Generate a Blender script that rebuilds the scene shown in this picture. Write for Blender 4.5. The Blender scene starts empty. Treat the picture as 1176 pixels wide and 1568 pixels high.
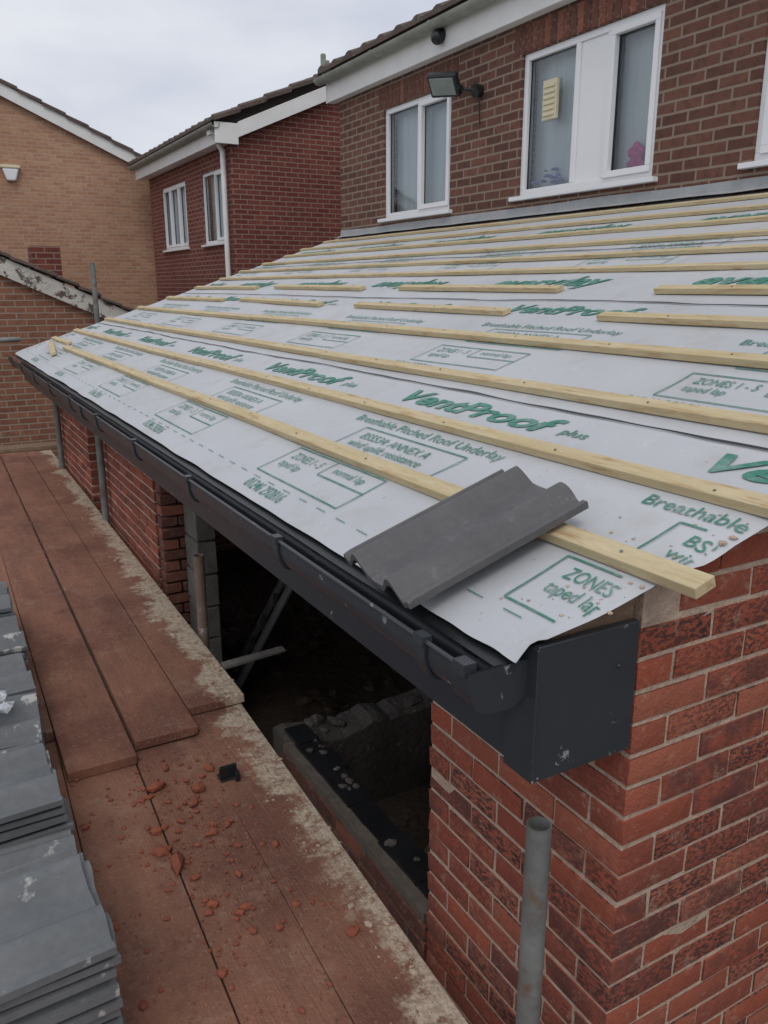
import bpy, bmesh, math, random
from mathutils import Vector, Matrix, noise
R=random.Random(7)
scene=bpy.context.scene
col=scene.collection

# ---------------------------------------------------------------- materials
def newmat(name):
    m=bpy.data.materials.new(name); m.use_nodes=True
    nt=m.node_tree; nt.nodes.clear()
    out=nt.nodes.new('ShaderNodeOutputMaterial'); b=nt.nodes.new('ShaderNodeBsdfPrincipled')
    nt.links.new(b.outputs[0],out.inputs[0])
    return m,nt,b
def N(nt,t,**k):
    n=nt.nodes.new(t)
    for a,v in k.items(): setattr(n,a,v)
    return n
def mixc(nt,fac,a,b,mode='MIX'):
    n=nt.nodes.new('ShaderNodeMix'); n.data_type='RGBA'; n.blend_type=mode
    def put(sock,v):
        if isinstance(v,(tuple,list)): sock.default_value=(v[0],v[1],v[2],1)
        elif isinstance(v,(int,float)): sock.default_value=v
        else: nt.links.new(v,sock)
    put(n.inputs[0],fac); put(n.inputs[6],a); put(n.inputs[7],b)
    return n.outputs[2]
def noi(nt,vec,scale,detail=3,rough=.6):
    n=N(nt,'ShaderNodeTexNoise'); n.inputs['Scale'].default_value=scale
    n.inputs['Detail'].default_value=min(detail,4); n.inputs['Roughness'].default_value=rough
    if vec is not None: nt.links.new(vec,n.inputs['Vector'])
    return n.outputs[0]
def ramp(nt,fac,lo,hi):
    n=N(nt,'ShaderNodeMapRange'); n.clamp=True
    n.inputs[1].default_value=lo; n.inputs[2].default_value=hi
    nt.links.new(fac,n.inputs[0]); return n.outputs[0]
def mth(nt,op,a,b=None):
    n=N(nt,'ShaderNodeMath',operation=op)
    for i,v in enumerate((a,b)):
        if v is None: continue
        if isinstance(v,(int,float)): n.inputs[i].default_value=v
        else: nt.links.new(v,n.inputs[i])
    return n.outputs[0]
def bump(nt,b,h,strength,dist):
    n=N(nt,'ShaderNodeBump'); n.inputs['Strength'].default_value=strength; n.inputs['Distance'].default_value=dist
    nt.links.new(h,n.inputs['Height']); nt.links.new(n.outputs[0],b.inputs['Normal'])
def simple(name,c1,c2,scale=8,rough=.7,bstr=.3,bdist=.003,bscale=60,spot=None,spotscale=25,spotlo=.62,spothi=.68,metal=0,stretch=None,mot=.3):
    m,nt,b=newmat(name)
    tc=N(nt,'ShaderNodeTexCoord').outputs['Object']
    if stretch:
        mp=N(nt,'ShaderNodeMapping'); mp.inputs['Scale'].default_value=stretch
        nt.links.new(tc,mp.inputs[0]); tc=mp.outputs[0]
    f=ramp(nt,noi(nt,tc,scale),.3,.7)
    c=mixc(nt,f,c1,c2)
    f2=ramp(nt,noi(nt,tc,scale*9,2),.25,.75)
    c=mixc(nt,mth(nt,'MULTIPLY',f2,mot),c,(c1[0]*.5,c1[1]*.5,c1[2]*.5))
    if spot:
        s=ramp(nt,noi(nt,tc,spotscale,4,.7),spotlo,spothi)
        c=mixc(nt,s,c,spot)
    nt.links.new(c,b.inputs['Base Color'])
    b.inputs['Roughness'].default_value=rough; b.inputs['Metallic'].default_value=metal
    bump(nt,b,noi(nt,tc,bscale,3),bstr,bdist)
    return m
def brick_tex(name,cA,cB,mort,dark,bw=.1935,bh=.065,ms=.010,bs=.6):
    m,nt,b=newmat(name)
    uv=N(nt,'ShaderNodeTexCoord').outputs['UV']
    ob=N(nt,'ShaderNodeTexCoord').outputs['Object']
    d=N(nt,'ShaderNodeTexNoise'); d.inputs['Scale'].default_value=9; nt.links.new(uv,d.inputs['Vector'])
    vm=N(nt,'ShaderNodeVectorMath',operation='MULTIPLY_ADD'); nt.links.new(d.outputs[1],vm.inputs[0]); vm.inputs[1].default_value=(.007,.007,0); nt.links.new(uv,vm.inputs[2])
    t=N(nt,'ShaderNodeTexBrick'); nt.links.new(vm.outputs[0],t.inputs['Vector'])
    t.offset=.5; t.squash=1
    for k,v in (('Scale',1),('Mortar Size',ms/2),('Mortar Smooth',.2),('Bias',-.1),('Brick Width',bw),('Row Height',bh)): t.inputs[k].default_value=v
    t.inputs['Color1'].default_value=(*cA,1); t.inputs['Color2'].default_value=(*cB,1); t.inputs['Mortar'].default_value=(*mort,1)
    c=t.outputs[0]
    s=ramp(nt,noi(nt,ob,16,4,.7),.48,.68)
    inv=mth(nt,'SUBTRACT',1,t.outputs[1])
    c=mixc(nt,mth(nt,'MULTIPLY',mth(nt,'MULTIPLY',s,inv),.65),c,dark)
    w=ramp(nt,noi(nt,ob,.9,4),.35,.7)
    c=mixc(nt,mth(nt,'MULTIPLY',w,.22),c,tuple(x*.55 for x in cA))
    nt.links.new(c,b.inputs['Base Color']); b.inputs['Roughness'].default_value=.9
    h=mth(nt,'ADD',mth(nt,'MULTIPLY',t.outputs[1],-1),mth(nt,'MULTIPLY',noi(nt,ob,90,3),.35))
    bump(nt,b,h,bs,.008)
    return m
def clay(name,ca,cb,cdark,spotlo=.5):
    m,nt,b=newmat(name)
    ob=N(nt,'ShaderNodeTexCoord').outputs['Object']
    r=N(nt,'ShaderNodeNewGeometry').outputs['Random Per Island']
    c=mixc(nt,r,ca,cb)
    c=mixc(nt,mth(nt,'MULTIPLY',ramp(nt,mth(nt,'FRACT',mth(nt,'MULTIPLY',r,23.3)),.5,1),.6),c,(.40,.14,.085))
    isl=ramp(nt,mth(nt,'FRACT',mth(nt,'MULTIPLY',r,7.31)),.3,.8)
    mp=N(nt,'ShaderNodeMapping'); mp.inputs['Scale'].default_value=(1,1,1.9); nt.links.new(ob,mp.inputs[0])
    s=ramp(nt,noi(nt,mp.outputs[0],70,4,.6),spotlo,spotlo+.09)
    big=ramp(nt,noi(nt,ob,9,3),.42,.62)
    c=mixc(nt,mth(nt,'MULTIPLY',s,mth(nt,'ADD',mth(nt,'MULTIPLY',isl,.75),mth(nt,'MULTIPLY',big,.25))),c,cdark)
    fl=ramp(nt,mth(nt,'FRACT',mth(nt,'MULTIPLY',r,13.7)),.72,.84)
    c=mixc(nt,mth(nt,'MULTIPLY',mth(nt,'MULTIPLY',fl,ramp(nt,noi(nt,ob,13,3),.38,.55)),.75),c,(.10,.040,.036))
    w=ramp(nt,noi(nt,ob,24,4,.8),.56,.72)
    c=mixc(nt,mth(nt,'MULTIPLY',w,.55),c,(.46,.30,.22))
    nt.links.new(c,b.inputs['Base Color']); b.inputs['Roughness'].default_value=.9
    bump(nt,b,mth(nt,'ADD',noi(nt,ob,160,3,.7),mth(nt,'MULTIPLY',noi(nt,ob,35,3),1.5)),.8,.0045)
    return m

M={}
M['clay']=clay('red_clay_brick',(.37,.090,.048),(.23,.060,.038),(.055,.030,.028),.46)
M['clay_brown']=clay('brown_clay_brick',(.13,.055,.040),(.17,.066,.045),(.05,.03,.027))
M['mortar']=simple('mortar',(.60,.46,.355),(.42,.31,.235),22,.95,.9,.008,70,mot=.4)
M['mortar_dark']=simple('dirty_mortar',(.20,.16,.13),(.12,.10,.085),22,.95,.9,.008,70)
M['house_brick']=brick_tex('house_brick',(.120,.050,.035),(.205,.090,.056),(.29,.22,.17),(.05,.030,.027),ms=.016)
M['neigh_brick']=brick_tex('neighbour_brick',(.15,.034,.026),(.225,.064,.041),(.29,.18,.14),(.06,.025,.025),ms=.016)
M['tan_brick']=brick_tex('tan_brick',(.44,.22,.13),(.56,.33,.20),(.46,.36,.28),(.30,.155,.10),ms=.014)
M['shed_brick']=brick_tex('outbuilding_brick',(.24,.10,.06),(.33,.15,.09),(.34,.27,.21),(.12,.055,.04),ms=.015)
M['upvc']=simple('white_upvc',(.84,.85,.86),(.80,.81,.82),2,.35,.03,.001,30,mot=.03)
M['white_board']=simple('white_painted_board',(.86,.86,.84),(.76,.76,.73),4,.5,.1,.002,40,mot=.08)
M['old_gutter']=simple('weathered_grey_gutter',(.36,.37,.33),(.22,.23,.19),7,.6,.2,.002,50)
M['anthracite']=simple('anthracite_plastic',(.032,.037,.044),(.042,.048,.056),3,.34,.03,.001,60,spot=(.28,.29,.30),spotscale=16,spotlo=.645,spothi=.69,mot=.1)
M['black']=simple('black_plastic',(.014,.015,.017),(.022,.023,.025),6,.35,.1,.002,40)
M['lead']=simple('lead_flashing',(.32,.335,.34),(.42,.43,.43),7,.55,.4,.006,18,mot=.15)
M['timber']=simple('treated_batten_timber',(.56,.44,.24),(.68,.57,.36),3,.8,.35,.002,70,spot=(.42,.26,.12),spotscale=5,spotlo=.54,spothi=.70,stretch=(12,1.2,12))
M['old_timber']=simple('old_timber',(.20,.13,.085),(.30,.21,.14),8,.85,.5,.003,60,stretch=(2,9,9))
M['tile_grey']=simple('grey_concrete_tile',(.098,.096,.097),(.130,.127,.128),7,.62,.3,.0015,240,spot=(.19,.18,.17),spotscale=14,spotlo=.62,spothi=.74)
M['tile_stack']=simple('stacked_concrete_tile',(.125,.133,.138),(.178,.185,.188),6,.65,.3,.0015,220,spot=(.44,.43,.40),spotscale=8,spotlo=.61,spothi=.66)
M['tile_brown']=simple('brown_roof_tile',(.09,.065,.055),(.15,.11,.09),5,.9,.6,.01,20,spot=(.2,.2,.14),spotscale=9)
M['galv']=simple('galvanised_tube',(.27,.28,.27),(.14,.15,.145),9,.6,.4,.002,60,metal=.25,spot=(.17,.11,.07),spotscale=10,spotlo=.52,spothi=.70)
M['rusty']=simple('rusty_tube',(.26,.21,.17),(.17,.10,.07),9,.8,.5,.003,60,spot=(.5,.47,.42),spotscale=12,spotlo=.58,spothi=.66)
M['concrete']=simple('concrete',(.22,.21,.19),(.15,.14,.13),5,.95,.7,.01,30)
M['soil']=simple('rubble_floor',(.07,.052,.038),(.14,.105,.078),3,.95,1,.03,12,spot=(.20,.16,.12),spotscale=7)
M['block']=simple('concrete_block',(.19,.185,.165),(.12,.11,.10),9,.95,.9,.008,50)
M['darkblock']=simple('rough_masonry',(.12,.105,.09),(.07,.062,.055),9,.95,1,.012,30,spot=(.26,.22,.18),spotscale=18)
M['curtain']=simple('net_curtain',(.74,.79,.80),(.84,.87,.88),2,.9,.3,.02,7,stretch=(1,9,.3),mot=.05)
M['cream']=simple('cream_plastic',(.74,.66,.45),(.68,.62,.44),3,.5,.05,.001,30,mot=.05)
M['pink']=simple('pink_toy',(.85,.16,.42),(.7,.10,.35),5,.6)
M['blue']=simple('blue_toy',(.25,.38,.75),(.5,.25,.6),9,.6)
M['alu']=simple('aluminium',(.42,.43,.44),(.32,.32,.33),9,.6,metal=.1)
M['rubble']=simple('brick_rubble',(.36,.11,.06),(.24,.075,.045),14,.95,.9,.004,80)
M['peel']=simple('peeling_white_render',(.66,.64,.58),(.52,.50,.45),6,.9,.8,.01,25,spot=(.12,.09,.07),spotscale=9,spotlo=.54,spothi=.60)
M['plastic_wrap']=simple('clear_wrap',(.6,.63,.66),(.45,.48,.5),8,.2,.8,.02,30)
M['flood_glass']=simple('floodlight_glass',(.30,.34,.32),(.22,.26,.24),8,.15)

m,nt,b=newmat('window_glass'); nt.nodes.remove(b)
out=[n for n in nt.nodes if n.type=='OUTPUT_MATERIAL'][0]
tr=N(nt,'ShaderNodeBsdfTransparent'); tr.inputs[0].default_value=(.90,.94,.94,1)
gl=N(nt,'ShaderNodeBsdfGlossy'); gl.inputs['Roughness'].default_value=.04; gl.inputs[0].default_value=(.9,.95,1,1)
fr=N(nt,'ShaderNodeFresnel'); fr.inputs[0].default_value=1.5
mx=N(nt,'ShaderNodeMixShader'); nt.links.new(mth(nt,'ADD',fr.outputs[0],.05),mx.inputs[0]); nt.links.new(tr.outputs[0],mx.inputs[1]); nt.links.new(gl.outputs[0],mx.inputs[2]); nt.links.new(mx.outputs[0],out.inputs[0])
M['glass']=m

m,nt,b=newmat('roof_underlay_membrane')
ob=N(nt,'ShaderNodeTexCoord').outputs['Object']
c=mixc(nt,ramp(nt,noi(nt,ob,1.6,4),.3,.7),(.545,.556,.572),(.48,.492,.51))
c=mixc(nt,mth(nt,'MULTIPLY',ramp(nt,noi(nt,ob,5,4,.7),.52,.74),.34),c,(.36,.32,.275))
c=mixc(nt,mth(nt,'MULTIPLY',ramp(nt,noi(nt,ob,50,4,.7),.66,.72),.6),c,(.30,.19,.13))
c=mixc(nt,mth(nt,'MULTIPLY',ramp(nt,noi(nt,ob,14,4,.8),.64,.72),.5),c,(.66,.64,.60))
nt.links.new(c,b.inputs['Base Color']); b.inputs['Roughness'].default_value=.55
bump(nt,b,mth(nt,'ADD',noi(nt,ob,4,3),mth(nt,'ADD',mth(nt,'MULTIPLY',noi(nt,ob,13,2),.25),mth(nt,'MULTIPLY',noi(nt,ob,300,2),.08))),.26,.012)
M['sheet']=m
m,nt,b=newmat('green_print')
ob=N(nt,'ShaderNodeTexCoord').outputs['Object']
c=mixc(nt,mth(nt,'MULTIPLY',ramp(nt,noi(nt,ob,22,4,.7),.42,.72),.5),(.04,.215,.15),(.43,.48,.48))
nt.links.new(c,b.inputs['Base Color']); b.inputs['Roughness'].default_value=.7
M['print']=m

def boardmat(name,edge):
    m,nt,b=newmat(name)
    ob=N(nt,'ShaderNodeTexCoord').outputs['Object']
    mp=N(nt,'ShaderNodeMapping'); mp.inputs['Scale'].default_value=(5,1,1); nt.links.new(ob,mp.inputs[0])
    r=N(nt,'ShaderNodeNewGeometry').outputs['Random Per Island']
    c=mixc(nt,ramp(nt,noi(nt,mp.outputs[0],2.3,4,.65),.34,.66),(.31,.125,.074),(.18,.076,.050))
    c=mixc(nt,mth(nt,'MULTIPLY',r,.40),c,(.33,.175,.115))
    c=mixc(nt,mth(nt,'MULTIPLY',ramp(nt,noi(nt,ob,2.0,4,.7),.47,.62),.6),c,(.135,.052,.036))
    c=mixc(nt,mth(nt,'MULTIPLY',ramp(nt,noi(nt,ob,7,4,.85),.53,.72),.42),c,(.42,.28,.20))
    c=mixc(nt,mth(nt,'MULTIPLY',ramp(nt,noi(nt,ob,85,3,.8),.58,.68),.55),c,(.46,.28,.19))
    c=mixc(nt,mth(nt,'MULTIPLY',ramp(nt,noi(nt,ob,45,3,.8),.60,.70),.6),c,(.08,.038,.03))
    if edge:
        sx=N(nt,'ShaderNodeSeparateXYZ'); nt.links.new(ob,sx.inputs[0])
        g=mth(nt,'ADD',mth(nt,'MULTIPLY',sx.outputs[0],7.0),mth(nt,'MULTIPLY',sx.outputs[1],-.14))
        g=mth(nt,'ADD',g,mth(nt,'MULTIPLY',noi(nt,ob,4.5,4,.75),2.8))
        k=ramp(nt,g,6.85,7.15)
        k=mth(nt,'MULTIPLY',k,ramp(nt,noi(nt,ob,22,4,.85),.34,.50))
        cc=mixc(nt,ramp(nt,noi(nt,ob,50,3,.8),.35,.65),(.68,.58,.45),(.42,.32,.23))
        c=mixc(nt,mth(nt,'MULTIPLY',k,.95),c,cc)
    nt.links.new(c,b.inputs['Base Color']); b.inputs['Roughness'].default_value=.9
    mp2=N(nt,'ShaderNodeMapping'); mp2.inputs['Scale'].default_value=(60,4,4); nt.links.new(ob,mp2.inputs[0])
    bump(nt,b,mth(nt,'ADD',noi(nt,mp2.outputs[0],2,3),mth(nt,'MULTIPLY',noi(nt,ob,60,4,.8),1.8)),.7,.006)
    return m
M['board']=boardmat('dusty_scaffold_board',False)
M['board_edge']=boardmat('cement_splashed_board',True)

# ---------------------------------------------------------------- mesh helpers
def uvbox(me):
    uv=me.uv_layers.new(name='UVMap')
    for p in me.polygons:
        n=p.normal; a=(abs(n.x),abs(n.y),abs(n.z)); i=a.index(max(a))
        for li in p.loop_indices:
            v=me.vertices[me.loops[li].vertex_index].co
            uv.data[li].uv=((v.y,v.z),(v.x,v.z),(v.x,v.y))[i]
def empty(name,loc=(0,0,0)):
    o=bpy.data.objects.new(name,None); col.objects.link(o); o.empty_display_size=.2
    return o
class MB:
    def __init__(s): s.v=[]; s.f=[]
    def add(s,vs,fs):
        o=len(s.v); s.v+= [tuple(v) for v in vs]; s.f+=[tuple(i+o for i in f) for f in fs]
    def box(s,x0,x1,y0,y1,z0,z1,jit=0,fn=None):
        vs=[(x,y,z) for x in (x0,x1) for y in (y0,y1) for z in (z0,z1)]
        if jit: vs=[(x+R.uniform(-jit,jit),y+R.uniform(-jit,jit),z+R.uniform(-jit,jit)) for x,y,z in vs]
        if fn: vs=[fn(*v) for v in vs]
        s.add(vs,[(0,1,3,2),(4,6,7,5),(0,4,5,1),(2,3,7,6),(0,2,6,4),(1,5,7,3)])
    def tube(s,p0,p1,r,n=20,r1=None,inner=None):
        p0=Vector(p0);p1=Vector(p1); d=(p1-p0).normalized()
        a=d.orthogonal().normalized(); b=d.cross(a); r1=r if r1 is None else r1
        c=[(math.cos(2*math.pi*i/n),math.sin(2*math.pi*i/n)) for i in range(n)]
        vs=[p0+(a*x+b*y)*r for x,y in c]+[p1+(a*x+b*y)*r1 for x,y in c]
        fs=[(i,(i+1)%n,n+(i+1)%n,n+i) for i in range(n)]
        if inner:
            vs+=[p1+(a*x+b*y)*inner for x,y in c]+[p1-d*.3+(a*x+b*y)*inner for x,y in c]
            fs+=[(n+i,n+(i+1)%n,2*n+(i+1)%n,2*n+i) for i in range(n)]
            fs+=[(2*n+i,2*n+(i+1)%n,3*n+(i+1)%n,3*n+i) for i in range(n)]
            fs+=[tuple(3*n+i for i in range(n))]
        else: fs+=[tuple(range(n,2*n))]
        fs+=[tuple(range(n-1,-1,-1))]
        s.add(vs,fs)
    def build(s,name,mat,parent=None,bevel=0,smooth=False,recalc=True,seg=1):
        me=bpy.data.meshes.new(name); me.from_pydata(s.v,[],s.f)
        bm=bmesh.new(); bm.from_mesh(me)
        if recalc: bmesh.ops.recalc_face_normals(bm,faces=bm.faces)
        if bevel: bmesh.ops.bevel(bm,geom=list(bm.edges),offset=bevel,segments=seg,affect='EDGES',profile=.5,clamp_overlap=True)
        bm.to_mesh(me); bm.free()
        me.materials.append(mat); uvbox(me)
        if smooth:
            for p in me.polygons: p.use_smooth=True
            me.set_sharp_from_angle(angle=math.radians(40))
        o=bpy.data.objects.new(name,me); col.objects.link(o)
        if parent: o.parent=parent
        return o
def nz(x,y,z=0,s=1): return noise.noise(Vector((x*s,y*s,z*s)))

S=.325; CA=1/math.sqrt(1+S*S); SA=S*CA
def plane(x): return -.55+S*(x-.78)
YF=8.0; WX=4.0

g=MB(); g.add([(-400,-400,-3),(400,-400,-3),(400,400,-3),(-400,400,-3)],[(0,1,2,3)])
g.build('ground',M['concrete'])

# ---------------------------------------------------------------- extension
ext=empty('single_storey_brick_extension')
BL=.184; BH=.0875; J=.0095; CO=.065; HB=.0535
def course_bricks(mb,axis,fixed,thick,a0,a1,z,first_half,clip=None,jit=.0018):
    a=a0
    L=BH if first_half else BL
    while a<a1-.03:
        e=min(a+L,a1)
        off=R.uniform(-.0022,.0022); zz=z+R.uniform(-.0016,.0016)
        if clip is None or z+.01<clip_top((a+e)/2):
            if axis=='y': mb.box(fixed+off,fixed+thick+off,a,e,zz,zz+HB,jit)
            else: mb.box(a,e,fixed+off,fixed+thick+off,zz,zz+HB,jit,clip)
        a=e+J; L=BL
def clip_top(x): return plane(x)-.03
def clipf(x,y,z): return (x,y,min(z,clip_top(x)))
BX=1.04; BY=.93
mb=MB()
z=-3.0+.03;i=0
while z<1.0:
    if i%2==0: course_bricks(mb,'x',BY,BH,BX,WX,z,False,clipf)
    else: course_bricks(mb,'x',BY,BH,BX+BH+J,WX,z,False,clipf)
    if z+HB<-.79:
        if i%2==0: course_bricks(mb,'y',BX,BH,BY+BH+J,BY+.6775,z,False)
        else: course_bricks(mb,'y',BX,BH,BY,BY+.668,z,False)
    elif z+HB<-.56:
        if i%2: mb.box(BX,BX+BH,BY,BY+BL,z,z+HB,.001)
    z+=CO;i+=1
mb.build('corner_pier_bricks',M['clay'],ext,bevel=.0048,seg=2,smooth=True)
mo=MB()
mo.box(BX+.003,BX+.25,BY+.251,BY+.664,-3,-.80)
mo.add([(BX+.003,BY+.003,-3),(WX,BY+.003,-3),(WX,BY+.003,clip_top(WX)-.004),(BX+.003,BY+.003,clip_top(BX)-.004),
        (BX+.003,BY+.25,-3),(WX,BY+.25,-3),(WX,BY+.25,clip_top(WX)-.004),(BX+.003,BY+.25,clip_top(BX)-.004)],
       [(0,1,2,3),(7,6,5,4),(0,4,5,1),(3,2,6,7),(0,3,7,4),(1,5,6,2)])
mo.build('corner_pier_mortar',M['mortar'],ext)
def wallseg(mb,mo,y0,y1,z0,z1,seed=0):
    z=z0+.03;i=seed
    while z+HB<=z1+.001:
        course_bricks(mb,'y',BX,BH,y0+R.uniform(0,.012),y1,z,i%2==1)
        z+=CO;i+=1
    mo.box(BX+.005,BX+BH,y0+.014,y1-.006,z0,z1-.006)
mb=MB(); mo=MB()
wallseg(mb,mo,4.45,6.04,-3,-.80,1)
wallseg(mb,mo,6.42,7.95,-3,-.80)
mb.build('front_wall_bricks',M['clay'],ext,bevel=.004,smooth=True)
mo.build('front_wall_mortar',M['mortar'],ext)
mb=MB(); mo=MB()
wallseg(mb,mo,1.612,2.66,-3,-1.71)
z=-3+.03;i=0
while z<-.87:
    course_bricks(mb,'x',4.36,.085,BX+.012,BX+(.30 if i%2 else .21),z,i%2==0)
    z+=CO;i+=1
mb.build('jamb_and_sill_bricks',M['clay_brown'],ext,bevel=.004,smooth=True)
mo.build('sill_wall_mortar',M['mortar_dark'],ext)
w=MB(); w.box(BX,WX,7.9,8.0,-3,-.85)
w.add([(BX,7.9,-.85),(WX,7.9,-.85),(WX,7.9,plane(WX)-.03),(BX,7.9,plane(BX)-.03),(BX,8.0,-.85),(WX,8.0,-.85),(WX,8.0,plane(WX)-.03),(BX,8.0,plane(BX)-.03)],
      [(0,1,2,3),(7,6,5,4),(3,2,6,7),(0,3,7,4),(1,5,6,2)])
w.build('end_wall',M['shed_brick'],ext)
w=MB(); w.box(BX+.02,BX+.30,BY+.26,7.89,-.795,-.62); w.build('lintel_and_wall_plate',M['old_timber'],ext)
w=MB()
for k in range(12):
    w.box(BX+.13,BX+.24,4.12+R.uniform(-.01,.01),4.34,-3+k*.187,-3+k*.187+.178,.003)
w.build('inner_block_leaf',M['block'],ext,bevel=.006)
w=MB()
y=1.62
while y<2.64:
    w.box(BX+.045+R.uniform(-.006,.006),BX+.135+R.uniform(-.01,.02),y,y+.12,-1.722,-1.706+R.uniform(-.004,.006),.004); y+=.11
w.build('damp_proof_strip',M['black'],ext)
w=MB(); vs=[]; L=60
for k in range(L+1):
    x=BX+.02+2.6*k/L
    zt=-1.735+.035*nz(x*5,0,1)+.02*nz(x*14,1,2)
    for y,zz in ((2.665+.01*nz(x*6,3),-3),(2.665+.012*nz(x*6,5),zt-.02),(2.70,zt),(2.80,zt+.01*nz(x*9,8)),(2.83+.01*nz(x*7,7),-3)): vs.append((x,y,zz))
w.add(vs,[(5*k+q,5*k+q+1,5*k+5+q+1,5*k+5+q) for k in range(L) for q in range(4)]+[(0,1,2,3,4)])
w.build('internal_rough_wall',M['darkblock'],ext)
def chunk(mb,x,y,z,s,sub=1):
    bm=bmesh.new(); bmesh.ops.create_icosphere(bm,subdivisions=sub,radius=1)
    sx,sy,sz=s*R.uniform(.8,1.3),s*R.uniform(.7,1.1),s*R.uniform(.45,.7); a=R.uniform(0,6.3)
    ca,sa=math.cos(a),math.sin(a)
    vs=[]
    for v in bm.verts:
        q=v.co*(1+R.uniform(-.25,.25)); X,Y,Z=q.x*sx,q.y*sy,max(-.5,q.z)*sz
        vs.append((x+X*ca-Y*sa,y+X*sa+Y*ca,z+Z+.5*sz))
    mb.add(vs,[tuple(v.index for v in f.verts) for f in bm.faces]); bm.free()
w=MB()
for k in range(34): chunk(w,BX+.05+2.3*R.random(),2.74+R.uniform(-.05,.05),-1.745,R.uniform(.02,.05))
for k in range(16): chunk(w,BX+.09+R.uniform(-.03,.04),1.62+1.02*R.random(),-1.71,R.uniform(.008,.022))
w.build('loose_stones',M['darkblock'],ext)
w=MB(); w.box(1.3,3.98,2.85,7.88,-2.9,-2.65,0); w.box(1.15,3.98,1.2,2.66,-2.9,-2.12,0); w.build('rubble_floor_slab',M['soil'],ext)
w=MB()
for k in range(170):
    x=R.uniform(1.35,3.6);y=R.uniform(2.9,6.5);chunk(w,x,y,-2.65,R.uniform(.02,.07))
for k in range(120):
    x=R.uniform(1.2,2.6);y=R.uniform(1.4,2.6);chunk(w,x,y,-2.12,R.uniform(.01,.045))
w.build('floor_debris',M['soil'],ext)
w=MB(); 
for (ax,ay,bx_,by_) in ((1.45,1.75,2.5,2.40),(1.35,2.1,2.0,2.55)):
    dx,dy=bx_-ax,by_-ay; l=math.hypot(dx,dy); nx,ny=-dy/l*.06,dx/l*.06
    w.add([(ax+nx,ay+ny,-2.09),(bx_+nx,by_+ny,-2.07),(bx_-nx,by_-ny,-2.07),(ax-nx,ay-ny,-2.09),(ax+nx,ay+ny,-2.065),(bx_+nx,by_+ny,-2.045),(bx_-nx,by_-ny,-2.045),(ax-nx,ay-ny,-2.065)],
      [(3,2,1,0),(4,5,6,7),(0,1,5,4),(1,2,6,5),(2,3,7,6),(3,0,4,7)])
w.build('loose_planks',M['old_timber'],ext)

w=MB()
w.box(.811,.829,BY+.012,7.98,-.80,-.565)
w.box(.829,BX-.002,BY+.012,7.98,-.797,-.785)
w.build('fascia_and_soffit',M['anthracite'],ext,bevel=.002)
w=MB(); w.box(.806,1.030,BY-.006,BY+.010,-.805,-.556); w.box(.803,.808,BY-.008,BY+.07,-.805,-.560)
w.tube((.985,BY-.010,-.63),(.985,BY-.005,-.63),.004,8); w.tube((.985,BY-.010,-.74),(.985,BY-.005,-.74),.004,8)
w.build('fascia_box_end',M['anthracite'],ext,bevel=.002)
w=MB(); w.add([(.835,BY+.016,-.60),(1.035,BY+.016,-.60),(1.035,BY+.016,-.488),(.835,BY+.016,-.553),(.835,BY+.32,-.60),(1.035,BY+.32,-.60),(1.035,BY+.32,-.488),(.835,BY+.32,-.553)],
   [(0,1,2,3),(7,6,5,4),(0,4,5,1),(3,2,6,7),(0,3,7,4),(1,5,6,2)])
w.box(.835,.87,BY+.33,7.9,-.61,-.56,0)
w.build('eaves_tilt_timber',M['old_timber'],ext)

gut=MB(); n=18; GC=(.752,-.585); r=.056
def gprof(rr,drop=0):
    pts=[]
    for k in range(n+1):
        a=math.pi+math.pi*k/n
        ex=.62
        cx=math.copysign(abs(math.cos(a))**ex,math.cos(a)); sz=-abs(math.sin(a))**ex
        pts.append((GC[0]+rr*cx,GC[1]+(rr*1.3)*sz-drop))
    return pts
def sweep(mb,y0,y1,ro,ri,lip=True):
    o=gprof(ro); q=gprof(ri)
    prof=o+q[::-1]; m_=len(prof)
    vs=[(x,y0,z) for x,z in prof]+[(x,y1,z) for x,z in prof]
    fs=[(i,(i+1)%m_,m_+(i+1)%m_,m_+i) for i in range(m_)]
    for k in range(n):
        fs.append((k,k+1,m_-2-k,m_-1-k)); fs.append((m_+k,m_+k+1,m_+m_-2-k,m_+m_-1-k))
    mb.add(vs,fs)
sweep(gut,.96,7.97,r,r-.003)
gut.tube((GC[0]-r-.001,.96,GC[1]),(GC[0]-r-.001,7.97,GC[1]),.0045,8)
sweep(gut,.955,1.005,r+.005,r+.001)
pr=gprof(r+.006)
gut.add([(x,.948,z) for x,z in pr]+[(x,.954,z) for x,z in pr],[tuple(range(n+1)),tuple(range(2*n+1,n,-1))]+[(k,k+1,n+2+k,n+1+k) for k in range(n)])
for y in (1.10,1.76,2.5,3.24,4.0,4.75,5.5,6.25,7.0,7.7):
    sweep(gut,y-.014,y+.014,r+.006,r+.001)
    gut.box(GC[0]-r-.010,GC[0]-r+.010,y-.015,y+.015,GC[1]-.008,GC[1]+.010)
    gut.box(.797,.811,y-.02,y+.02,-.70,-.60)
gut.box(GC[0]-r-.012,GC[0]-r+.012,.958,.99,GC[1]-.01,GC[1]+.012)
sweep(gut,4.40,4.50,r+.007,r+.001)
gut.build('roof_gutter_run',M['anthracite'],ext,smooth=True)

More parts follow.
